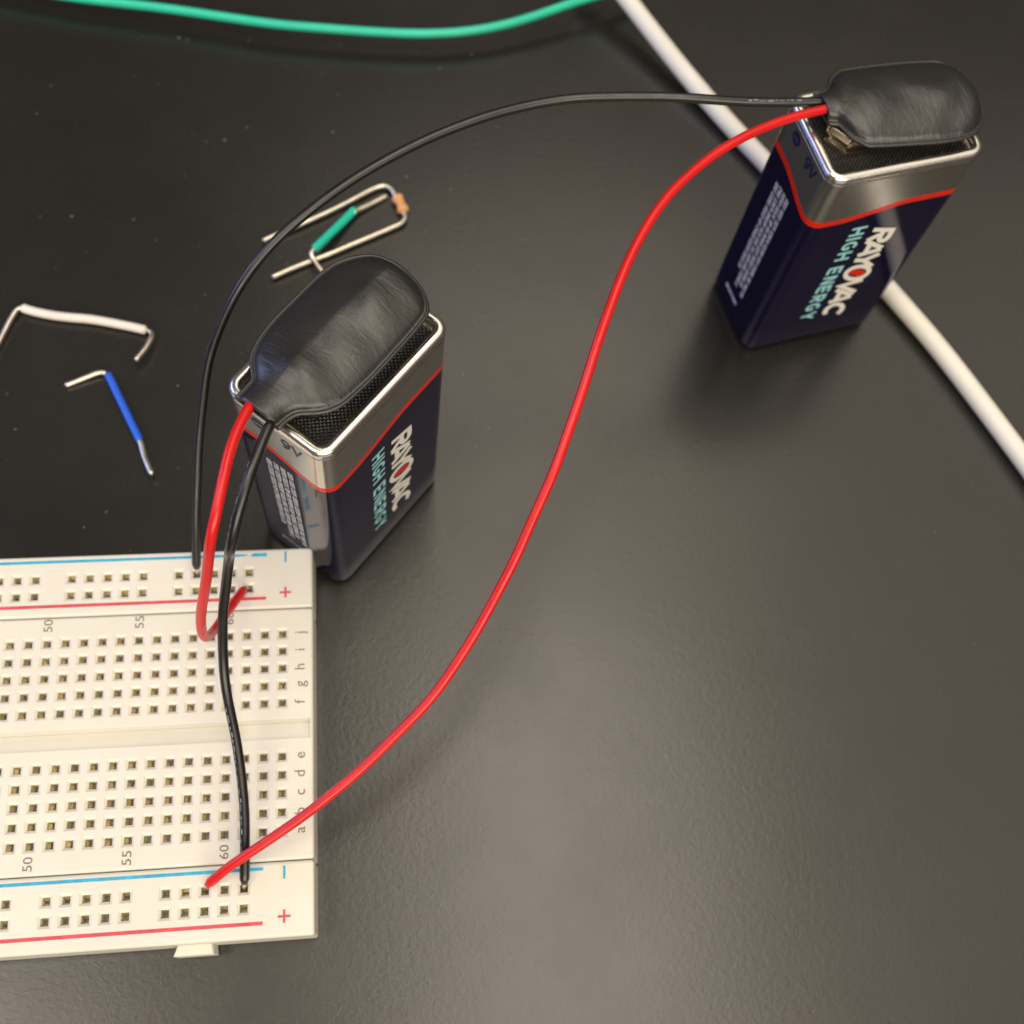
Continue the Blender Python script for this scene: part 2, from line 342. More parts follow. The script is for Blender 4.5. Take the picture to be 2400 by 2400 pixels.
def ramp(nt, fac, stops):
    r = nt.nodes.new('ShaderNodeValToRGB')
    while len(r.color_ramp.elements) < len(stops):
        r.color_ramp.elements.new(0.5)
    for e, (pos, col) in zip(r.color_ramp.elements, stops):
        e.position, e.color = pos, (*col, 1) if len(col) == 3 else col
    nt.links.new(fac, r.inputs['Fac'])
    return r


def plain(name, col, rough=.4, metal=0.0, spec=.5, coat=0.0, var=0.0, vscale=300, bstr=0.0, bscale=1500, bdist=.00005,
          sss=0.0, rvar=0.0):
    m, nt, b = new_mat(name)
    b.inputs['Base Color'].default_value = (*col, 1)
    b.inputs['Roughness'].default_value = rough
    b.inputs['Metallic'].default_value = metal
    b.inputs['Specular IOR Level'].default_value = spec
    b.inputs['Coat Weight'].default_value = coat
    b.inputs['Coat Roughness'].default_value = .06
    if sss:
        b.inputs['Subsurface Weight'].default_value = sss
        b.inputs['Subsurface Radius'].default_value = (.0012, .001, .0007)
        b.inputs['Subsurface Scale'].default_value = 1.0
    if var:
        t = noise(nt, vscale)
        lo = tuple(c * (1 - var) for c in col)
        hi = tuple(min(1, c * (1 + var)) for c in col)
        r = ramp(nt, t.outputs['Fac'], [(.3, lo), (.7, hi)])
        nt.links.new(r.outputs['Color'], b.inputs['Base Color'])
    if rvar:
        t2 = noise(nt, vscale * 1.7, 5)
        mr = nt.nodes.new('ShaderNodeMapRange')
        mr.inputs['From Min'].default_value, mr.inputs['From Max'].default_value = .3, .7
        mr.inputs['To Min'].default_value, mr.inputs['To Max'].default_value = max(.02, rough - rvar), rough + rvar
        nt.links.new(t2.outputs['Fac'], mr.inputs['Value'])
        nt.links.new(mr.outputs['Result'], b.inputs['Roughness'])
    if bstr:
        t3 = noise(nt, bscale, 3)
        bump(nt, b, t3.outputs['Fac'], bstr, bdist)
    return m


def table_material():
    m, nt, b = new_mat('black_laminate')
    b.inputs['Specular IOR Level'].default_value = 0.80
    co = nt.nodes.new('ShaderNodeTexCoord').outputs['Object']
    t = noise(nt, 14, 5, .6, co)
    r = ramp(nt, t.outputs['Fac'], [(.3, (.0115, .0102, .0088)), (.75, (.018, .0165, .0145))])
    nt.links.new(r.outputs['Color'], b.inputs['Base Color'])
    t2 = noise(nt, 32, 7, .68, co)
    mr = nt.nodes.new('ShaderNodeMapRange')
    mr.inputs['From Min'].default_value, mr.inputs['From Max'].default_value = .3, .7
    mr.inputs['To Min'].default_value, mr.inputs['To Max'].default_value = .235, .30
    nt.links.new(t2.outputs['Fac'], mr.inputs['Value'])
    nt.links.new(mr.outputs['Result'], b.inputs['Roughness'])
    # leathery press-plate texture: short worm-like ridges plus a finer grain
    t3 = noise(nt, 1050, 2, .5, co)
    t3.inputs['Distortion'].default_value = .9
    b1 = bump(nt, b, t3.outputs['Fac'], .085, .00022)
    t4 = noise(nt, 3200, 2, .5, co)
    bump(nt, b, t4.outputs['Fac'], .06, .00008, b1)
    return m


M_table = table_material()
M_board = plain('cream_plastic', (.80, .772, .685), .38, spec=.45, var=.045, vscale=60, sss=.25, bstr=.12, bscale=700, bdist=.00008)
M_foam = plain('dark_foam_backing', (.03, .03, .03), .8, bstr=.4, bscale=2500)
M_contact = plain('tinned_contact', (.86, .77, .58), .42, metal=1.0, var=.2, vscale=700)
M_blueink = plain('blue_ink', (.03, .42, .66), .5, var=.18, vscale=900)
M_redink = plain('red_ink', (.70, .075, .10), .5, var=.15, vscale=900)
M_greyink = plain('grey_ink', (.20, .155, .115), .6, var=.25, vscale=3000)
M_red = plain('red_vinyl_insulation', (.66, .013, .014), .30, spec=.5, var=.06, vscale=200, rvar=.05, sss=.12, bstr=.1, bscale=900)
M_black = plain('black_vinyl_insulation', (.010, .0095, .010), .33, spec=.75, rvar=.07, bstr=.15, bscale=1100)
M_whitecable = plain('white_cable_jacket', (.84, .82, .76), .42, var=.04, vscale=120, bstr=.12, bscale=600)
M_greencable = plain('green_insulation', (.025, .60, .40), .36, var=.06, vscale=150, sss=.1)
M_greenwire = plain('green_jumper_insulation', (.012, .62, .44), .34, var=.06, vscale=300)
M_bluewire = plain('blue_jumper_insulation', (.022, .12, .74), .36, var=.06, vscale=300)
M_whitewire = plain('white_jumper_insulation', (.86, .80, .73), .38, var=.05, vscale=300)
M_tin = plain('tinned_copper', (.83, .77, .66), .36, metal=1.0, var=.12, vscale=900, bstr=.2, bscale=2000)
M_copper = plain('cut_copper_end', (.72, .36, .2), .35, metal=1.0)
M_resistor = plain('tan_resistor_body', (.78, .40, .17), .42, var=.08, vscale=900)
M_navy = plain('navy_label_film', (.0042, .0024, .0225), .075, spec=.5, coat=0.0, var=.10, vscale=120, rvar=.02)
M_stripe = plain('red_label_film', (.72, .022, .008), .2, spec=.35)
M_white = plain('white_label_print', (.90, .87, .80), .3)
M_grey = plain('small_label_print', (.80, .80, .86), .3)
M_cyan = plain('light_blue_label_print', (.36, .74, .80), .3)
M_navyprint = plain('navy_print', (.012, .010, .07), .2, coat=.3)
M_plate = plain('black_plastic_plate', (.011, .010, .0095), .36, spec=.5)
M_mark = plain('white_wire_print', (.24, .24, .29), .6)
M_dust = plain('dust', (.22, .20, .175), .9)
M_snap = plain('plated_brass_snap', (.52, .46, .35), .28, metal=1.0, var=.15, vscale=500)


def brushed(name, col, rough, stretch):
    m, nt, b = new_mat(name)
    b.inputs['Base Color'].default_value = (*col, 1)
    b.inputs['Metallic'].default_value = 1.0
    tc = nt.nodes.new('ShaderNodeTexCoord').outputs['Object']
    mp = nt.nodes.new('ShaderNodeMapping')
    mp.inputs['Scale'].default_value = stretch
    nt.links.new(tc, mp.inputs['Vector'])
    t = noise(nt, 300, 4, .6, mp.outputs['Vector'])
    mr = nt.nodes.new('ShaderNodeMapRange')
    mr.inputs['From Min'].default_value, mr.inputs['From Max'].default_value = .3, .7
    mr.inputs['To Min'].default_value, mr.inputs['To Max'].default_value = rough * .75, rough * 1.3
    nt.links.new(t.outputs['Fac'], mr.inputs['Value'])
    nt.links.new(mr.outputs['Result'], b.inputs['Roughness'])
    bump(nt, b, t.outputs['Fac'], .015, .00005)
    return m


M_silver = plain('silver_label_film', (.76, .73, .68), .23, metal=1.0, rvar=.02, vscale=60)
M_rim = plain('nickel_plated_rim', (.90, .87, .82), .27, metal=1.0, rvar=.03, vscale=80)


def vinyl_cover():
    m, nt, b = new_mat('black_vinyl_cover')
    b.inputs['Base Color'].default_value = (.017, .0165, .017, 1)
    b.inputs['Roughness'].default_value = .37
    b.inputs['Specular IOR Level'].default_value = .85
    tc = nt.nodes.new('ShaderNodeTexCoord').outputs['Object']
    mp = nt.nodes.new('ShaderNodeMapping')
    mp.inputs['Scale'].default_value = (1.0, .32, .6)
    mp.inputs['Rotation'].default_value = (0, 0, -.25)
    nt.links.new(tc, mp.inputs['Vector'])
    t = noise(nt, 1150, 4, .6, mp.outputs['Vector'])
    t.inputs['Distortion'].default_value = .6
    b1 = bump(nt, b, t.outputs['Fac'], .36, .00028)
    t2 = noise(nt, 2600, 3, .5, tc)
    bump(nt, b, t2.outputs['Fac'], .12, .0001, b1)
    return m


M_vinyl = vinyl_cover()

# ---------------------------------------------------------------- table
V, Fc = [], []
for z in (0.0, -30.0):
    V += [(-700, -600, z), (800, -600, z), (800, 900, z), (-700, 900, z)]
Fc = [(0, 1, 2, 3), (7, 6, 5, 4), (0, 4, 5, 1), (1, 5, 6, 2), (2, 6, 7, 3), (3, 7, 4, 0)]
table = mesh_obj('table_top', V, Fc, M_table)
table['kind'] = 'structure'
table['label'] = 'black matt laminate table top with fine leathery grain'

# ---------------------------------------------------------------- breadboard
P_ = 2.54
ZT, ZB = 8.5, 0.9
X0, X1 = -161.0, 4.35
board = thing('breadboard', 'cream plastic solderless breadboard with numbered holes and red and blue rail lines', 'breadboard')


def hole_cell(V, Fc, cx, cy, z):
    """one 2.54 mm cell of the face with a chamfered square socket sunk into it"""
    h = P_ / 2
    rings = [(h, 0), (.88, 0), (.82, -.035), (.52, -.30), (.49, -2.6)]
    b0 = len(V)
    for r, dz in rings:
        V += [(cx - r, cy - r, z + dz), (cx + r, cy - r, z + dz), (cx + r, cy + r, z + dz), (cx - r, cy + r, z + dz)]
    for i in range(len(rings) - 1):
        for k in range(4):
            a, b = b0 + i * 4 + k, b0 + i * 4 + (k + 1) % 4
            Fc.append((a, b, b + 4, a + 4))
    m = b0 + 4 * (len(rings) - 1)
    Fc.append((m, m + 1, m + 2, m + 3))


def quad(V, Fc, x0, x1, y0, y1, z):
    if x1 - x0 < 1e-6 or y1 - y0 < 1e-6:
        return
    b = len(V)
    V += [(x0, y0, z), (x1, y0, z), (x1, y1, z), (x0, y1, z)]
    Fc.append((b, b + 1, b + 2, b + 3))


def side_shell(V, Fc, x0, x1, y0, y1):
    b0 = len(V)
    loops = []
    for ins, z in ((0, ZB), (0, ZT - .42), (.06, ZT - .22), (.20, ZT - .06), (.40, ZT)):
        loops.append([(x, y, z) for x, y in rrect(x0 + ins, x1 - ins, y0 + ins, y1 - ins, max(.42 - ins, .02), 4)])
    v, f = loft(loops, close_bottom=True)
    V += v
    Fc += [tuple(i + b0 for i in t) for t in f]
    return x0 + .4, x1 - .4, y0 + .4, y1 - .4


def contacts(lst, name, parent):
    V, Fc = [], []
    for cx, cy, alongx in lst:
        for sgn in (-1, 1):
            b = len(V)
            j = random.uniform(-.06, .06)
            pts = [(.47, -.62), (.12 + j, -1.55), (.26 + j, -2.5)]
            for o, dz in pts:
                for e in (-.46, .46):
                    V.append((cx + e, cy + sgn * o, ZT + dz) if alongx else (cx + sgn * o, cy + e, ZT + dz))
            Fc += [(b, b + 1, b + 3, b + 2), (b + 2, b + 3, b + 5, b + 4)]
    o = mesh_obj(name, V, Fc, M_contact, parent)
    o['kind'] = 'stuff'
    return o


ROWS = [0, 1, 2, 3, 4, 7, 8, 9, 10, 11]
COLX = [(c - 63) * P_ for c in range(1, 64)]
# the wide middle block
V, Fc = [], []
mx0, mx1, my0, my1 = side_shell(V, Fc, X0, X1, -3.86, 31.74)
cells = []
for r in ROWS:
    for x in COLX:
        hole_cell(V, Fc, x, r * P_, ZT)
        cells.append((x, r * P_, False))
hx0, hx1 = COLX[0] - P_ / 2, COLX[-1] + P_ / 2
G0, G1, GE = 12.55, 15.35, 3.9                # the trough between rows e and f
for y0, y1 in ((-P_ / 2, 4.5 * P_), (6.5 * P_, 11.5 * P_)):
    quad(V, Fc, mx0, hx0, y0, y1, ZT)
    quad(V, Fc, hx1, mx1, y0, y1, ZT)
quad(V, Fc, mx0, mx1, my0, -P_ / 2, ZT)
quad(V, Fc, mx0, mx1, 4.5 * P_, G0, ZT)
quad(V, Fc, mx0, mx1, G1, 6.5 * P_, ZT)
quad(V, Fc, mx0, mx1, 11.5 * P_, my1, ZT)
quad(V, Fc, GE, mx1, G0, G1, ZT)
b = len(V)
V += [(mx0, G0, ZT), (GE, G0, ZT), (GE, G1, ZT), (mx0, G1, ZT),
      (mx0, G0 + .25, ZT - 1.7), (GE - .2, G0 + .25, ZT - 1.7), (GE - .2, G1 - .25, ZT - 1.7), (mx0, G1 - .25, ZT - 1.7)]
Fc += [(b, b + 1, b + 5, b + 4), (b + 1, b + 2, b + 6, b + 5), (b + 2, b + 3, b + 7, b + 6), (b + 4, b + 5, b + 6, b + 7)]
block = mesh_obj('terminal_block', V, Fc, M_board, board)
contacts(cells, 'contact_clips', block)

# the two rail strips
RX = -4.936
RAILS = (('power_rail', 31.86, 41.22, (37.67, 35.11), 40.30, 33.45, True),
         ('power_rail', -13.62, -3.98, (-7.09, -9.74), -4.80, -11.70, False))
rail_objs = []
RC = [RX - (g * 6 + k) * P_ for g in range(10) for k in range(5)]
for name, y0, y1, hy, yb, yr, top in RAILS:
    V, Fc = [], []
    x0, x1, a0, a1 = side_shell(V, Fc, X0, X1, y0, y1)
    cells = []
    lo, hi = min(hy) - P_ / 2, max(hy) + P_ / 2
    mid = (min(hy) + max(hy)) / 2
    ys = (mid - P_ / 2, mid + P_ / 2)
    for yy in ys:
        for x in RC:
            hole_cell(V, Fc, x, yy, ZT)
            cells.append((x, yy, True))
    lo, hi = mid - P_, mid + P_
    quad(V, Fc, x0, x1, a0, lo, ZT)
    quad(V, Fc, x0, x1, hi, a1, ZT)
    xs = sorted(RC)
    quad(V, Fc, x0, xs[0] - P_ / 2, lo, hi, ZT)
    quad(V, Fc, xs[-1] + P_ / 2, x1, lo, hi, ZT)
    for i in range(len(xs) - 1):
        if xs[i + 1] - xs[i] > P_ * 1.5:
            quad(V, Fc, xs[i] + P_ / 2, xs[i + 1] - P_ / 2, lo, hi, ZT)
    ro = mesh_obj(name, V, Fc, M_board, board)
    rail_objs.append(ro)
    contacts(cells, 'contact_clips', ro)
    zi = ZT + .012
    # printed rail lines (the blue one on the far rail is rubbed away near its end)
    V, Fc = [], []
    if top:
        quad(V, Fc, X0 + 6, -7.6, yb - .22, yb + .22, zi)
        b = len(V)
        V += [(-7.6, yb - .22, zi), (-6.2, yb - .18, zi), (-5.0, yb - .02, zi), (-5.3, yb + .10, zi), (-6.4, yb + .20, zi), (-7.6, yb + .22, zi)]
        Fc.append(tuple(range(b, b + 6)))
        b = len(V)
        V += [(-4.75, yb - .16, zi), (-4.4, yb - .25, zi), (-2.4, yb - .27, zi), (-2.4, yb + .24, zi), (-4.3, yb + .24, zi), (-4.65, yb + .05, zi)]
        Fc.append(tuple(range(b, b + 6)))
    else:
        quad(V, Fc, X0 + 6, -2.4, yb - .22, yb + .22, zi)
    mesh_obj('blue_line', V, Fc, M_blueink, ro)
    V, Fc = [], []
    quad(V, Fc, X0 + 6, -2.4, yr - .24, yr + .24, zi)
    mesh_obj('red_line', V, Fc, M_redink, ro)
    V, Fc = [], []
    ym = 39.85 if top else -5.4
    quad(V, Fc, .38 - .15, .38 + .15, ym - .86, ym + .86, zi)
    mesh_obj('minus_sign', V, Fc, M_blueink, ro)
    V, Fc = [], []
    yp = 34.25 if top else -11.0
    quad(V, Fc, .38 - .16, .38 + .16, yp - .85, yp + .85, zi)
    quad(V, Fc, .38 - .85, .38 - .16, yp - .16, yp + .16, zi)
    quad(V, Fc, .38 + .16, .38 + .85, yp - .16, yp + .16, zi)
    mesh_obj('plus_sign', V, Fc, M_redink, ro)

# printed numbers and row letters, turned to read up the board
zi = ZT + .012
for yc in (30.55, -2.3):
    for c in range(5, 61, 5):
        tv, tf = text_fit(str(c), 1.85 if c > 9 else .85, 1.22)
        w = 1.85 if c > 9 else .85
        xc = (c - 63) * P_
        mesh_obj('number', [(xc + .61 - y, yc - w / 2 + x, zi) for x, y in tv], tf, M_greyink, block)
for ch, r in zip('abcdefghij', ROWS):
    tv, tf = text_geo(ch)
    h = text_geo('h')[0]
    k = 1.42 / (h.max(0)[1] - h.min(0)[1])
    lo, hi = tv.min(0)[0], tv.max(0)[0]
    mesh_obj('row_letter', [(3.15 - v[1] * k, r * P_ + (v[0] - (lo + hi) / 2) * k, zi) for v in tv], tf, M_greyink, block)

# dovetail tab on the near rail, and the adhesive backing
V, Fc = loft([[(x, y, z) for x, y in ((-13.75 + i, -13.55), (-14.25 + i, -14.95 + i), (-9.0 - i, -14.95 + i), (-9.2 - i, -13.55))]
              for z, i in ((1.0, 0.0), (5.6, 0.0), (5.85, .2))], True, True)
fix_normals(mesh_obj('dovetail_tab', V, Fc, M_board, rail_objs[1]))
V, Fc = loft([[(x, y, z) for x, y in rrect(X0 + .25, X1 - .1, -13.4, 41.0, .5, 3)] for z in (0.02, .88)], True, True)
mesh_obj('foam_backing', V, Fc, M_foam, board)

# ---------------------------------------------------------------- nine-volt batteries
BL, BW = 25.0, 16.3
CR = 2.3


def sstep(a, b, t):
    t = min(1, max(0, (t - a) / (b - a)))
    return t * t * (3 - 2 * t)


def perim(ins=0.0, nx=40, ny=26):
    """outline of the case with many points, each with its stripe height"""
    r = max(CR - ins, .5)
    x0, x1, y0, y1 = ins, BL - ins, ins, BW - ins
    pts = []
    for k in range(nx):
        pts.append((x0 + r + (x1 - x0 - 2 * r) * k / nx, y0))
    for cx, cy, a0, follow in ((x1 - r, y0 + r, -90, 'y'), (x1 - r, y1 - r, 0, 'x'), (x0 + r, y1 - r, 90, 'y-'), (x0 + r, y0 + r, 180, None)):
        for k in range(9):
            a = math.radians(a0 + 90 * k / 8)
            pts.append((cx + r * math.cos(a), cy + r * math.sin(a)))
        if follow == 'y':
            pts += [(x1, y0 + r + (y1 - y0 - 2 * r) * k / ny) for k in range(1, ny)]
        elif follow == 'x':
            pts += [(x1 - r - (x1 - x0 - 2 * r) * k / nx, y1) for k in range(1, nx)]
        elif follow == 'y-':
            pts += [(x0, y1 - r - (y1 - y0 - 2 * r) * k / ny) for k in range(1, ny)]
    return pts[:-1]


def stripe_z(x, y):
    a, b2 = BL - x, BW - y
    if x + y > a + b2:
        x, y = a, b2
    if y < x:
        return 35.9 + 2.0 * sstep(4.5, 17, x)
    return 35.9 + 2.0 * sstep(2.0, 11.5, y)


def case_loop(f, ins=0.0):
    out = perim(ins)
    base = perim(0)
    return [(x, y, f(bx, by)) for (x, y), (bx, by) in zip(out, base)]


# knurled top plate, shared by both batteries
def plate_mesh():
    nx, ny = 300, 196
    x0, x1, y0, y1 = 1.55, BL - 1.55, 1.55, BW - 1.55
    V, Fc = [], []
    tri = lambda t: abs((t % 1.0) - .5) * 2
    for j in range(ny + 1):
        for i in range(nx + 1):
            x = x0 + (x1 - x0) * i / nx
            y = y0 + (y1 - y0) * j / ny
            h = min(tri((x + y) / .64), tri((x - y) / .64))
            V.append((x, y, 44.75 + .24 * h))
    for j in range(ny):
        for i in range(nx):
            a = j * (nx + 1) + i
            Fc.append((a, a + 1, a + nx + 2, a + nx + 1))
    return V, Fc


def face_long(s, h):                            # s runs down the case, h away from the near edge
    return (h, -.03, s)


def small_print(parent):
    """four columns of unreadable small print and one short line below them"""
    rnd = random.Random(3)
    V, Fc = [], []

    def glyph(s0, s1, h0, h1, vertical=True):
        b = len(V)
        if vertical:
            V.extend([(-.03, h0, s0), (-.03, h1, s0), (-.03, h1, s1), (-.03, h0, s1)])
        else:
            V.extend([(-.03, s0, h0), (-.03, s1, h0), (-.03, s1, h1), (-.03, s0, h1)])
        Fc.append((b, b + 1, b + 2, b + 3))

    def line(top, bottom, v0, v1):
        s = top
        while s > bottom:
            for _ in range(rnd.randint(3, 8)):      # a word of small strokes
                w = rnd.uniform(.34, .52)
                if s - w < bottom:
                    break
                k = rnd.random()
                m = (v0 + v1) / 2
                glyph(s, s - .13, v0, v1)
                if k < .55:
                    glyph(s - w + .06, s - w + .18, v0, v1 if k < .3 else m)
                if k > .2:
                    glyph(s - .13, s - w + .1, v0, v0 + .16)
                if k > .45:
                    glyph(s - .13, s - w + .1, v1 - .16, v1)
                if .3 < k < .8:
                    glyph(s - .13, s - w + .1, m - .07, m + .07)
                s -= w
            s -= .38
    for i, (top, bottom) in enumerate(((33.6, 11.5), (33.9, 7.6), (34.0, 9.4), (34.0, 7.9))):
        v0 = 9.95 - i * 1.22
        line(top, bottom, v0, v0 + .86)
    s = 11.5
    while s > 6.9:
        w = rnd.uniform(.22, .42)
        glyph(s, s - .14, 4.9, 5.7, False)
        glyph(s - .14, s - w, 4.9 if rnd.random() < .5 else 5.55, 5.05 if rnd.random() < .5 else 5.7, False)
        s -= w + .1
    return mesh_obj('small_print', V, Fc, M_grey, parent)


def make_battery(label, loc, rz):
    root = thing('battery', label, 'battery', loc, rz, 'nine volt batteries on the table')
    th = .60
    # label film
    loops = [case_loop(lambda x, y: 0.02, 1.7), case_loop(lambda x, y: .13, 1.1), case_loop(lambda x, y: .45, .52), case_loop(lambda x, y: .95, .16), case_loop(lambda x, y: 1.7, 0)]
    for k in range(1, 7):
        loops.append(case_loop(lambda x, y, k=k: 1.7 + (stripe_z(x, y) - th - 1.7) * k / 6))
    V, Fc = loft(loops, close_bottom=True)
    lab = mesh_obj('label_wrap', V, Fc, M_navy, root, True)
    V, Fc = loft([case_loop(lambda x, y: stripe_z(x, y) - th), case_loop(lambda x, y: stripe_z(x, y) + th)])
    mesh_obj('red_stripe', V, Fc, M_stripe, lab, True)
    V, Fc = loft([case_loop(lambda x, y, k=k: stripe_z(x, y) + th + (44.7 - stripe_z(x, y) - th) * k / 4) for k in range(5)])
    band = mesh_obj('silver_band', V, Fc, M_silver, root, True)
    # crimped rim
    prof = [(.02, 44.7), (.10, 44.85), (.02, 45.0), (-.05, 45.35), (.0, 45.75), (.18, 46.08), (.42, 46.24), (.8, 46.30), (1.15, 46.24), (1.36, 45.95), (1.42, 45.5), (1.5, 45.1), (1.9, 44.72)]
    V, Fc = loft([case_loop(lambda x, y, z=z: z, i) for i, z in prof])
    mesh_obj('crimped_rim', V, Fc, M_rim, root, True)
    V, Fc = plate_mesh()
    mesh_obj('knurled_plate', V, Fc, M_plate, root)
    # terminals, mostly hidden by the clip
    for cx, big in ((6.3, True), (19.0, False)):
        pr = [(3.6, 45.0), (3.6, 45.6), (2.5, 45.8), (2.5, 47.5), (2.2, 47.9), (.01, 47.9)] if not big else \
             [(3.9, 45.0), (3.9, 45.6), (3.0, 45.8), (3.2, 47.2), (2.9, 47.4), (2.5, 46.4), (.01, 46.3)]
        n = 24 if not big else 6
        V, Fc = loft([[(cx + r * math.cos(2 * math.pi * k / n), BW / 2 + r * math.sin(2 * math.pi * k / n), z) for k in range(n)] for r, z in pr])
        mesh_obj('terminal', V, Fc, M_snap, root, not big)
    # lettering on the wide face: reads downwards, letter tops away from the near edge
    boxes = (('R', 0.0, 3.7), ('A', 2.95, 4.4), ('Y', 6.35, 3.9), ('V', 13.55, 4.0), ('A', 16.3, 4.4), ('C', 20.55, 4.3))
    for bx in boxes:
        tv, tf = stroke_text([bx], 4.3, 1.0, .30)
        mesh_obj('letter', [(12.5 + y, -.03 - l, 32.2 - x) for x, y, l in tv], tf, M_white, lab)
    ring = []
    for k in range(40):
        a = 2 * math.pi * k / 40
        for rx, ry in ((2.3, 2.75), (1.25, 1.85)):
            ring.append((2.3 + rx * math.cos(a) + .30 * (ry * math.sin(a) + 2.4), 2.4 + ry * math.sin(a)))
    rf = [(2 * k, 2 * k + 1, (2 * k + 3) % 80, (2 * k + 2) % 80) for k in range(40)]
    mesh_obj('letter', [(12.25 + y, -.055, 32.2 - 9.35 - x) for x, y in ring], rf, M_white, lab)
    bolt = [(2.35, .62), (3.0, .95), (3.55, 1.75), (3.6, 2.25), (4.15, 2.75), (3.95, 4.0), (3.3, 4.1), (2.55, 3.3), (2.45, 2.7), (1.95, 2.1), (1.9, 1.2)]
    mesh_obj('bolt_emblem', [(12.25 + y, -.04, 32.2 - 9.35 - x) for x, y in bolt], [tuple(range(len(bolt)))], M_stripe, lab)
    seq, x = [], 0.0
    for ch in 'HIGH ENERGY':
        w = {'I': .5, ' ': 1.3}.get(ch, 2.05)
        if ch != ' ':
            seq.append((ch, x, w))
        x += w + (.58 if ch != ' ' else 0)
    k = 25.6 / (x - .58)
    tv, tf = stroke_text([(c, a * k, w * k) for c, a, w in seq], 2.6, .56, 0)
    mesh_obj('lettering', [(8.4 + y, -.03 - l, 33.3 - x) for x, y, l in tv], tf, M_cyan, lab)
    small_print(lab)
    # the narrow face: minus in a disc, then 9V, upright
    tv, tf = stroke_text([('9', 0, 1.6), ('V', 1.75, 1.7)], 2.2, .42, .08)
    mesh_obj('voltage_mark', [(-.03 - l, 7.3 - x, 41.7 + y) for x, y, l in tv], tf, M_navyprint, band)
    V = [(-.03, 10.8 + 1.15 * math.cos(a), 43.0 + 1.15 * math.sin(a)) for a in [2 * math.pi * k / 28 for k in range(28)]]
    disc = mesh_obj('minus_disc', V, [tuple(range(28))], M_navyprint, band)
    mesh_obj('minus_bar', [(-.05, 10.8 + a, 43.0 + c) for a, c in ((-.75, -.16), (.75, -.16), (.75, .16), (-.75, .16))], [(0, 1, 2, 3)], M_silver, band)
    return root


BAT_A = ((8.30, 37.25, 0), 0.8578)
BAT_B = ((79.0, 78.45, 0), 0.2216)
make_battery('navy nine volt battery standing against the corner of the breadboard', *BAT_A)
make_battery('navy nine volt battery standing in front of the thick white cable', *BAT_B)

# ---------------------------------------------------------------- snap connectors with their leads
OUT_A = [(-.75, 6.36, 12.9), (.6, 6.3, 12.9), (1.25, 6.2, 12.93), (2.3, 5.8, 13.0), (3.0, 5.1, 13.5), (3.75, 4.25, 14.4), (5.0, 3.25, 15.45),
         (6.8, 2.56, 16.1), (9.0, 2.34, 16.5), (11.6, 2.2, 16.65), (15.2, 2.25, 16.7), (18.6, 2.33, 16.7), (21.2, 2.45, 16.3), (22.9, 2.7, 15.6),
         (24.1, 3.5, 14.8), (25.2, 5.0, 13.8), (25.9, 6.8, 12.6), (26.3, 8.6, 11.0), (26.42, 9.75, 9.85)]
OUT_B = [(2.1, 8.4, 13.7), (2.9, 8.15, 13.75), (3.6, 7.8, 13.9), (4.3, 6.0, 14.3), (4.9, 4.8, 14.75), (5.4, 4.3, 15.55), (6.2, 3.5, 16.4), (7.6, 3.2, 17.05),
         (9.3, 2.9, 17.1), (13.0, 2.35, 16.9), (17.2, 1.8, 16.55), (20.8, 1.7, 16.05), (22.6, 2.1, 15.7), (23.9, 3.0, 14.7), (24.9, 4.3, 13.4),
         (25.6, 5.6, 11.9), (26.1, 7.3, 10.2), (26.2, 8.6, 9.2)]


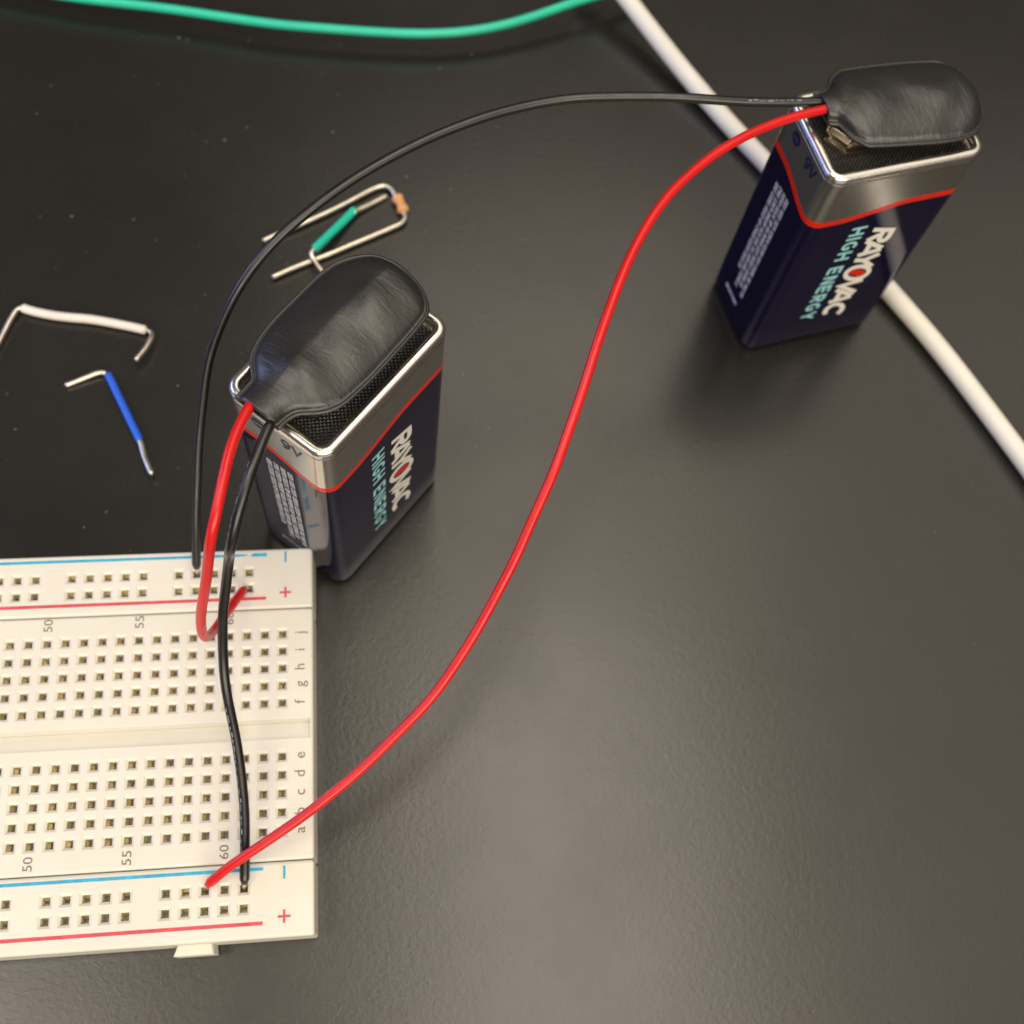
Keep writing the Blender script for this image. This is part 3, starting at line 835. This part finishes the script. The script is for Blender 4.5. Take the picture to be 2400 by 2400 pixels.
def cover(root, outl, zf, hmax, ridge, neck_h, seed):
    us = [o[0] for o in outl]
    u0, u1 = us[0], us[-1]
    nu, nt_ = 96, 56
    uu = [u0 + (u1 - u0) * math.sin(.5 * math.pi * k / nu) for k in range(nu + 1)]
    rnd = random.Random(seed)
    waves = [(rnd.uniform(.5, 1.3), rnd.uniform(-.5, .5), rnd.uniform(0, 6.28)) for _ in range(7)]

    def zrel(u, t, v, half):
        edge = min(.5 / max(half, .5), .45)
        a = min(1.0, abs(t) / (1 - edge))
        end = max(0.0, min(1.0, (u1 - u - .45) / 3.2))
        e = math.sqrt(max(0, 1 - (1 - end) ** 2))
        neck = 1 - sstep(u0 + 1.5, u0 + 7, u)
        H = (hmax * (1 - neck) + neck_h * neck) * e
        p = .5 * (1 - neck) + .5
        dome = (1 - a ** 2.3) ** (.62 * (1 - neck) + .5 * neck)
        tilt = 1 + ridge * (1 - abs(t - .12) / 1.12) * (1 - neck)
        for cu in (6.3, 19.0):                    # the snaps press through the sheet
            H += .42 * math.exp(-((u - cu) ** 2 + (v - 8.2) ** 2) / 9.0) * e * (1 - neck)
        w = 0.0
        for f, g, ph in waves:
            w += math.sin(u * f + v * g * 2 + ph)
        return H * dome * tilt / (1 + ridge * .6) + .03 * w * dome * e * (1 - .7 * neck)
    V, Fc = [], []
    for sheet in (0, 1):
        for u in uu:
            lo = np.interp(u, us, [o[1] for o in outl])
            hi = np.interp(u, us, [o[2] for o in outl])
            for k in range(nt_ + 1):
                t = -math.cos(math.pi * k / nt_)
                v = (lo + hi) / 2 + t * (hi - lo) / 2
                z = zrel(u, t, v, (hi - lo) / 2)
                V.append((u, v, zf + .28 + z if sheet == 0 else zf + max(0, z - .3) * 1.0))
    n = nt_ + 1
    m = n * len(uu)
    for i in range(nu):
        for k in range(nt_):
            a = i * n + k
            Fc.append((a, a + n, a + n + 1, a + 1))
            Fc.append((m + a, m + a + 1, m + a + n + 1, m + a + n))
        for k in (0, nt_):
            a = i * n + k
            Fc.append((a, m + a, m + a + n, a + n) if k else (a, a + n, m + a + n, m + a))
    for k in range(nt_):
        Fc.append((k, k + 1, m + k + 1, m + k))
        a = nu * n + k
        Fc.append((a, m + a, m + a + 1, a + 1))
    c = fix_normals(mesh_obj('vinyl_cover', V, Fc, M_vinyl, root, True))
    # flat base sheet under the dome
    V = [(u, lo, zf) for u, lo, hi in outl] + [(u, hi, zf) for u, lo, hi in outl]
    n = len(outl)
    V += [(x, y, zf - .3) for x, y, z in V]
    Fc = []
    for i in range(n - 1):
        Fc += [(i, i + 1, n + i + 1, n + i), (2 * n + i, 3 * n + i, 3 * n + i + 1, 2 * n + i + 1),
               (i, 2 * n + i, 2 * n + i + 1, i + 1), (n + i, n + i + 1, 3 * n + i + 1, 3 * n + i)]
    Fc += [(0, n, 3 * n, 2 * n), (n - 1, 3 * n - 1, 4 * n - 1, 2 * n - 1)]
    fix_normals(mesh_obj('base_sheet', V, Fc, M_vinyl, c))
    edge = [(u, lo, zf + .1) for u, lo, hi in outl] + [(u, hi, zf + .1) for u, lo, hi in outl[::-1]]
    tube('welded_seam', edge, .26, M_vinyl, c, step=.5, n=8)
    return c


def snaps(root, z0):
    for cx, hexa in ((6.3, True), (19.0, False)):
        n = 6 if hexa else 20
        V, Fc = [], []
        if hexa:                                   # crown of six spring petals
            for k in range(6):
                a0, a1 = math.pi / 3 * k + .07, math.pi / 3 * (k + 1) - .07
                b = len(V)
                for r, z in ((3.85, z0 + .1), (4.0, z0 - .6), (3.8, z0 - 1.35), (3.55, z0 - 1.35), (3.7, z0 - .6), (3.5, z0 + .1)):
                    for a in (a0, a1):
                        V.append((cx + r * math.cos(a), BW / 2 + r * math.sin(a), z))
                for i in range(6):
                    j = (i + 1) % 6
                    Fc.append((b + 2 * i, b + 2 * i + 1, b + 2 * j + 1, b + 2 * j))
                Fc += [tuple(b + 2 * i for i in range(6)), tuple(b + 2 * i + 1 for i in range(6))[::-1]]
        else:
            V, Fc = loft([[(cx + r * math.cos(2 * math.pi * k / n), BW / 2 + r * math.sin(2 * math.pi * k / n), z) for k in range(n)]
                          for r, z in ((3.9, z0 + .1), (3.9, z0 - .3), (2.9, z0 - .4), (2.9, z0 - 1.8), (2.7, z0 - 1.8), (2.7, z0 + .1))])
        fix_normals(mesh_obj('snap_socket', V, Fc, M_snap, root))


WR = .66


def lead(name, key, mat, root, end, print_marks=()):
    P = local(PTS[key], root)
    q = random.uniform(0, 6)
    for i in range(3, len(P) - 4):                 # slight set in the vinyl from being coiled
        P[i] += np.array([math.sin(i * .83 + q), math.sin(i * .61 + 2 * q), math.sin(i * .71 + 3 * q)]) * .028
    o = tube(name, P, WR, mat, root, step=.7, n=16, round_end=.35)
    # stripped, tinned strands that go into the socket
    e = local([end], root)[0]
    for k in range(4):
        j = np.array([random.uniform(-.16, .16), random.uniform(-.16, .16), 0])
        tube('bare_strand', [P[-2], P[-1] + j * .6, (P[-1] + e) / 2 + j + (0, 0, -.1), e + j + (0, 0, -2.2)], .16, M_tin, o, step=.4, n=8)
    if print_marks:
        Q = resample(P, .1)
        T, N, B = frames(Q)
        V, Fc = [], []
        rnd = random.Random(5)
        eye = local([(15.2, -22.1, 170.6)], root)[0]
        for i0, i1, ang in print_marks:
            i = int(i0 * len(Q))
            while i < int(i1 * len(Q)) - 16:
                ln = rnd.randint(3, 11)
                a0 = ang + rnd.uniform(-.12, .12)
                wdt = rnd.uniform(.12, .32)
                b = len(V)
                for q in range(i, i + ln + 1):
                    e1 = eye - Q[q]
                    e1 -= T[q] * (e1 @ T[q])
                    e1 /= np.linalg.norm(e1)
                    e2 = np.cross(T[q], e1)
                    for a in (a0 - wdt / 2, a0 + wdt / 2):
                        V.append(Q[q] + (WR + .012) * (math.cos(a) * e1 + math.sin(a) * e2))
                for q in range(ln):
                    Fc.append((b + 2 * q, b + 2 * q + 1, b + 2 * q + 3, b + 2 * q + 2))
                i += ln + rnd.randint(2, 6)
        mesh_obj('printed_marks', V, Fc, M_mark, o)['kind'] = 'stuff'
    return o


HOLE = lambda y, n: (RX - n * P_, y, ZT)
clip_a = thing('snap_connector', 'black vinyl battery snap pointing at the breadboard, on the battery beside it, with short leads', 'battery clip', BAT_A[0], BAT_A[1], 'snap connectors with leads')
cover(clip_a, OUT_A, 48.05, 1.75, .55, 1.75, 2)
snaps(clip_a, 47.8)
lead('red_lead', 'left_red', M_red, clip_a, HOLE(35.11, 0))
lead('black_lead', 'left_black', M_black, clip_a, HOLE(-7.09, 0), ((.08, .36, 1.1), (.66, .97, .75)))
clip_b = thing('snap_connector', 'black vinyl battery snap on the battery by the white cable, with long looping leads', 'battery clip', BAT_B[0], BAT_B[1], 'snap connectors with leads')
cover(clip_b, OUT_B, 48.15, 2.1, .12, 1.75, 9)
snaps(clip_b, 47.9)
lead('red_lead', 'right_red', M_red, clip_b, HOLE(-7.09, 2))
lead('black_lead', 'right_black', M_black, clip_b, HOLE(37.67, 3), ((.03, .10, .35),))

# ---------------------------------------------------------------- cables and loose bits
tag(tube('white_cable', PTS['white_cable'], 1.75, M_whitecable, None, step=1.5, n=28), 'thick white cable running across the table behind the farther battery', 'cable')
tag(tube('green_wire', PTS['green_cable'], .86, M_greencable, None, step=1.5, n=18), 'long green insulated wire crossing the far edge of the table', 'wire')


def jumper(name, label, cat, base, parts):
    t = thing(name, label, cat, base)
    for pname, key, r, mat in parts:
        tube(pname, local(PTS[key], t), r, mat, t, step=.3, n=14, round_end=.2)
    return t


jumper('jumper_wire', 'white insulated jumper wire with bent bare legs lying on the table', 'jumper wire', PTS['white_body'][4][:2] + (0,),
       (('bare_leg', 'white_bare_a', .43, M_tin), ('insulation', 'white_body', .76, M_whitewire), ('bare_leg', 'white_bare_b', .43, M_tin)))
jumper('jumper_wire', 'blue insulated jumper wire with bare bent ends lying on the table', 'jumper wire', PTS['blue_body'][3][:2] + (0,),
       (('bare_leg', 'blue_bare_a', .43, M_tin), ('insulation', 'blue_body', .66, M_bluewire), ('bare_leg', 'blue_bare_b', .48, M_tin)))
jumper('jumper_wire', 'short green jumper wire lying across the resistor leads', 'jumper wire', PTS['green_body'][2][:2] + (0,),
       (('bare_leg', 'green_bare_a', .48, M_tin), ('insulation', 'green_body', .74, M_greenwire), ('bare_leg', 'green_bare_b', .42, M_tin)))
res = jumper('resistor', 'small tan resistor with its long leads bent into a hairpin', 'resistor', PTS['resistor_body'][1][:2] + (0,),
             (('lead_wire', 'resistor_lead_a', .45, M_tin), ('lead_wire', 'resistor_lead_b', .45, M_tin)))
Pb = resample(local(PTS['resistor_body'], res), .08)
tt = np.linspace(0, 1, len(Pb))
rr = [.35 + .74 * (sstep(0, .14, t) - sstep(.86, 1, t)) - .22 * (sstep(.25, .38, t) - sstep(.62, .75, t)) for t in tt]
V, Fc = tube_geo(Pb, rr, 16)
fix_normals(mesh_obj('resistor_body', V, Fc, M_resistor, res, True))

# ---------------------------------------------------------------- dust on the table
V, Fc = [], []
rnd = random.Random(11)


def flake(x, y, s):
    b = len(V)
    a0 = rnd.uniform(0, 6.28)
    el = rnd.uniform(.35, 1)
    for k in range(5):
        a = a0 + k * 1.2566 + rnd.uniform(-.3, .3)
        px, py = s * math.cos(a), s * el * math.sin(a)
        V.append((x + px * math.cos(a0) - py * math.sin(a0), y + px * math.sin(a0) + py * math.cos(a0), .012))
    V.append((x, y, .02 + s * .3))
    for k in range(5):
        Fc.append((b + k, b + (k + 1) % 5, b + 5))


for _ in range(170):
    flake(rnd.uniform(-75, 40), rnd.uniform(44, 150), rnd.choice((.08, .1, .13, .2)) * rnd.uniform(.7, 1.3))
for _ in range(120):
    flake(rnd.uniform(5, 150), rnd.uniform(-30, 155), rnd.choice((.06, .08, .1)) * rnd.uniform(.7, 1.3))
dust = mesh_obj('dust', V, Fc, M_dust)
dust['kind'] = 'stuff'
dust['label'] = 'pale dust specks scattered over the black table'
